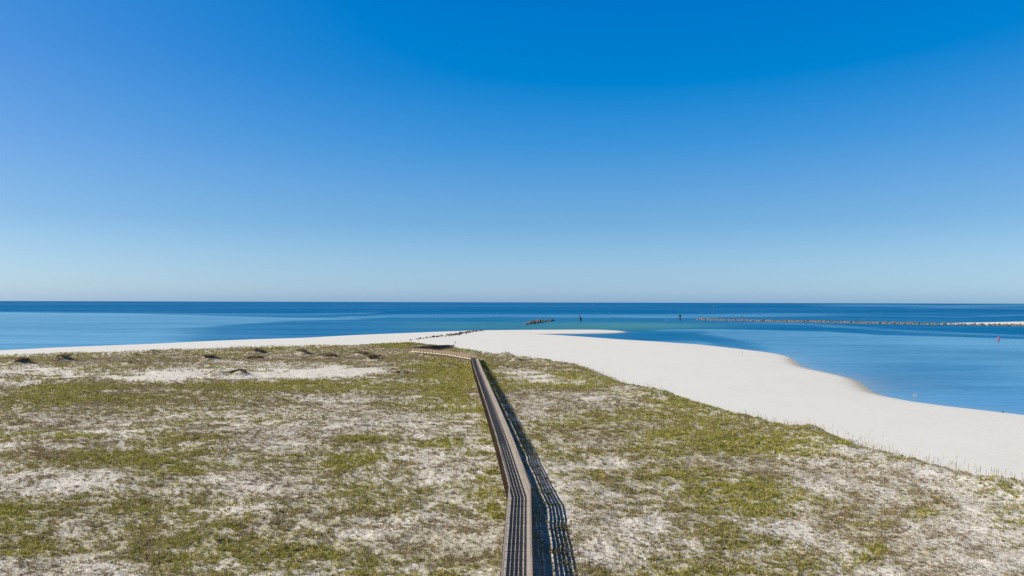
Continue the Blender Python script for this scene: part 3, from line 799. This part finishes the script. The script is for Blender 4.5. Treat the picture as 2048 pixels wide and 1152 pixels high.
def pile_cluster(u, v):
    x, y = P(u, v); r = empty('pile_marker', (x, y, 0)); tag(r, 'leaning cluster of dark timber piles standing in the sea beyond the rock islet', 'marker')
    for (dx, dy, lx, h, rad) in ((-.5, 0, -.35, 7.0, .42), (.7, .3, -.15, 4.6, .42), (.1, -.6, -.5, 5.6, .42), (1.4, .2, -.7, 3.4, .38)):
        m = MB(); m.lathe([(rad, -2), (rad, 0), (rad * .9, h)], 10, (dx, dy, 0), axis=(lx * .35, 0, 1)); m.build('pile', M_PILE, r)
    m = MB(); m.box(.2, 0, 3.0, 2.0, 1.6, .25); m.build('cross_beam', M_PILE, r)
pile_cluster(1161, 641.5)
def platform_marker(u, v):
    x, y = P(u, v); r = empty('channel_marker', (x, y, 0)); tag(r, 'dark channel marker with square platform on piles near the jetty tip', 'marker')
    for dx, dy in ((-.7, -.7), (.7, -.7), (.7, .7), (-.7, .7)):
        m = MB(); m.lathe([(.28, -2), (.26, 5.0)], 8, (dx, dy, 0), axis=(-dx * .05, -dy * .05, 1)); m.build('pile', M_PILE, r)
    m = MB(); m.box(0, 0, 5.1, 3.4, 3.4, .3); m.build('platform', M_PILE, r)
    m = MB(); m.box(0, -1.2, 6.1, 2.6, .12, 1.6); m.build('day_board', M_GREEN, r)
    m = MB(); m.lathe([(.2, 5.2), (.2, 6.6), (.3, 6.6), (.3, 7.1), (.1, 7.3)], 8); m.build('lantern', M_PILE, r)
    m = MB(); m.bar((-.7, -.7, 1.0), (.7, -.7, 4.0), .12, .18); m.bar((.7, -.7, 1.0), (-.7, -.7, 4.0), .12, .18); m.build('brace', M_PILE, r)
platform_marker(1360, 640.5)
def nun_buoy(u, v, h, label, mat):
    x, y = P(u, v); r = empty('buoy', (x, y, 0)); tag(r, label, 'buoy')
    m = MB(); k = h / 3.0; m.lathe([(.55 * k, -.6), (.72 * k, -.1), (.72 * k, 1.2 * k), (.66 * k, 1.35 * k), (.62 * k, 1.7 * k)], 16); m.build('hull', mat, r)
    m = MB(); m.lathe([(.60 * k, 1.7 * k), (.24 * k, 2.75 * k), (.08 * k, 2.82 * k)], 16); m.build('cone_top', mat, r)
    m = MB(); m.lathe([(.05 * k, 2.82 * k), (.05 * k, 3.0 * k)], 8); m.build('lifting_eye', M_METAL, r)
nun_buoy(1997, 680.0, 2.2, 'red conical buoy floating in the pass near the right end of the jetty', M_RED)
nun_buoy(1334, 641.6, 1.7, 'small faded red buoy floating beside the dark platform marker', M_PINK)
def jetty_sign(u, v):
    x, y = jpt((1534 - 1396) / 700.0 * .86); r = empty('beacon', (x, y, 2.2)); tag(r, 'slim beacon post with small pale red board standing on the jetty', 'beacon')
    m = MB(); m.lathe([(.12, -.5), (.10, 3.6)], 8); m.build('post', M_METAL, r)
    m = MB(); m.box(0, -.15, 3.2, 1.6, .08, 1.5); m.build('board', M_PINK, r)
jetty_sign(1534, 640)
def boat(u, v, Ln, label, hullmat):
    x, y = P(u, v); r = empty('boat', (x, y, 0), 0.5); tag(r, label, 'boat')
    m = MB(); a = Ln / 2; b = Ln * .16; fb = Ln * .13
    def ring(z, w, l): return [(-a * l, -b * w, z), (a * .35 * l, -b * w, z), (a * l, 0, z * 1.25), (a * .35 * l, b * w, z), (-a * l, b * w, z)]
    lo, hi = ring(-.3, .6, .85), ring(fb, 1, 1)
    n = len(m.v); m.v += lo + hi
    for i in range(5): m.f.append((n + i, n + (i + 1) % 5, n + 5 + (i + 1) % 5, n + 5 + i)); m.c.append(.5)
    m.f.append(tuple(range(n + 5, n + 10))); m.c.append(.5); m.f.append(tuple(range(n + 4, n - 1, -1))); m.c.append(.5)
    m.build('hull', hullmat, r)
    m = MB(); m.box(-a * .1, 0, fb + Ln * .09, Ln * .34, b * 1.3, Ln * .18); c = m.build('cabin', M_WHITE, r)
    m = MB(); m.box(-a * .1, 0, fb + Ln * .11, Ln * .345, b * 1.34, Ln * .06); m.build('window', M_GLASS, c)
    m = MB(); m.lathe([(.06, fb), (.04, Ln * .55)], 6, (-a * .2, 0, 0)); m.build('mast', M_METAL, r)
boat(1186, 609.6, 13, 'white boat small on the horizon, above the timber pile cluster', M_WHITE)
boat(1428, 613.2, 8, 'small pale boat far out beyond the jetty tip', M_PINK)

def post_sign(u, v, z, h, name, label, kind):
    x, y = P(u, v, z); g = at_ground(x, y); r = empty(name, (x, y, g)); tag(r, label, 'sign' if kind != 'post' else 'post')
    m = MB(); m.box(0, 0, (h - .4) / 2, .09, .09, h + .4, c=.5); m.build('post', {'white': M_METAL, 'green': M_GREEN, 'post': M_METAL}[kind], r)
    if kind == 'white':
        # board with clipped corners, faces the camera side
        m = MB(); w = .36; q = [(-w, .0), (-w * .55, .12), (w * .55, .12), (w, .0)]
        prof = [(-.20, -.36), (.20, -.36), (.34, -.2), (.34, .22), (.2, .36), (-.2, .36), (-.34, .22), (-.34, -.2)]
        n = len(m.v); zc = h - .28
        m.v += [(a, -.08, zc + b) for a, b in prof] + [(a, -.05, zc + b) for a, b in prof]
        m.f.append(tuple(range(n, n + 8))); m.c.append(.5); m.f.append(tuple(range(n + 15, n + 7, -1))); m.c.append(.5)
        for i in range(8): m.f.append((n + (i + 1) % 8, n + i, n + 8 + i, n + 8 + (i + 1) % 8)); m.c.append(.5)
        m.build('board', M_WHITE, r)
    elif kind == 'green':
        m = MB(); m.box(0, -.08, h - .25, .5, .04, .5); m.build('board', M_GREEN, r)
    else:
        m = MB(); m.box(0, -.06, h - .2, .22, .03, .3); m.build('board', M_WHITE, r)
post_sign(1830, 803.5, .45, 1.75, 'warning_sign', 'white sign board on a short post at the water edge', 'white')
post_sign(910.5, 691.5, 1.4, 1.9, 'sign_post', 'thin dark green sign post on the beach beside the dark ramp', 'green')
post_sign(1484.5, 711, 1.2, 2.0, 'beach_post', 'thin grey post on the open white beach near the curved shore', 'post')
post_sign(1260.5, 683.5, .8, 1.7, 'beach_post', 'faint thin post on the beach beside the lagoon mouth', 'post')

def driftwood(u, v):
    x, y = P(u, v, .05); g = at_ground(x, y); r = empty('driftwood', (x, y, g + .08)); tag(r, 'small dark driftwood stump lying at the water edge on the right', 'driftwood')
    m = MB(); m.lathe([(.10, -.45), (.15, -.2), (.13, .2), (.06, .5)], 8, axis=(1, .2, .12)); m.build('log', M_PILE, r)
    m = MB(); m.lathe([(.07, 0), (.05, .3), (.02, .5)], 6, (.1, 0, .05), axis=(.5, .1, .8)); m.build('branch', M_PILE, r)
driftwood(2004, 825.5)
print('objects', len(bpy.data.objects))
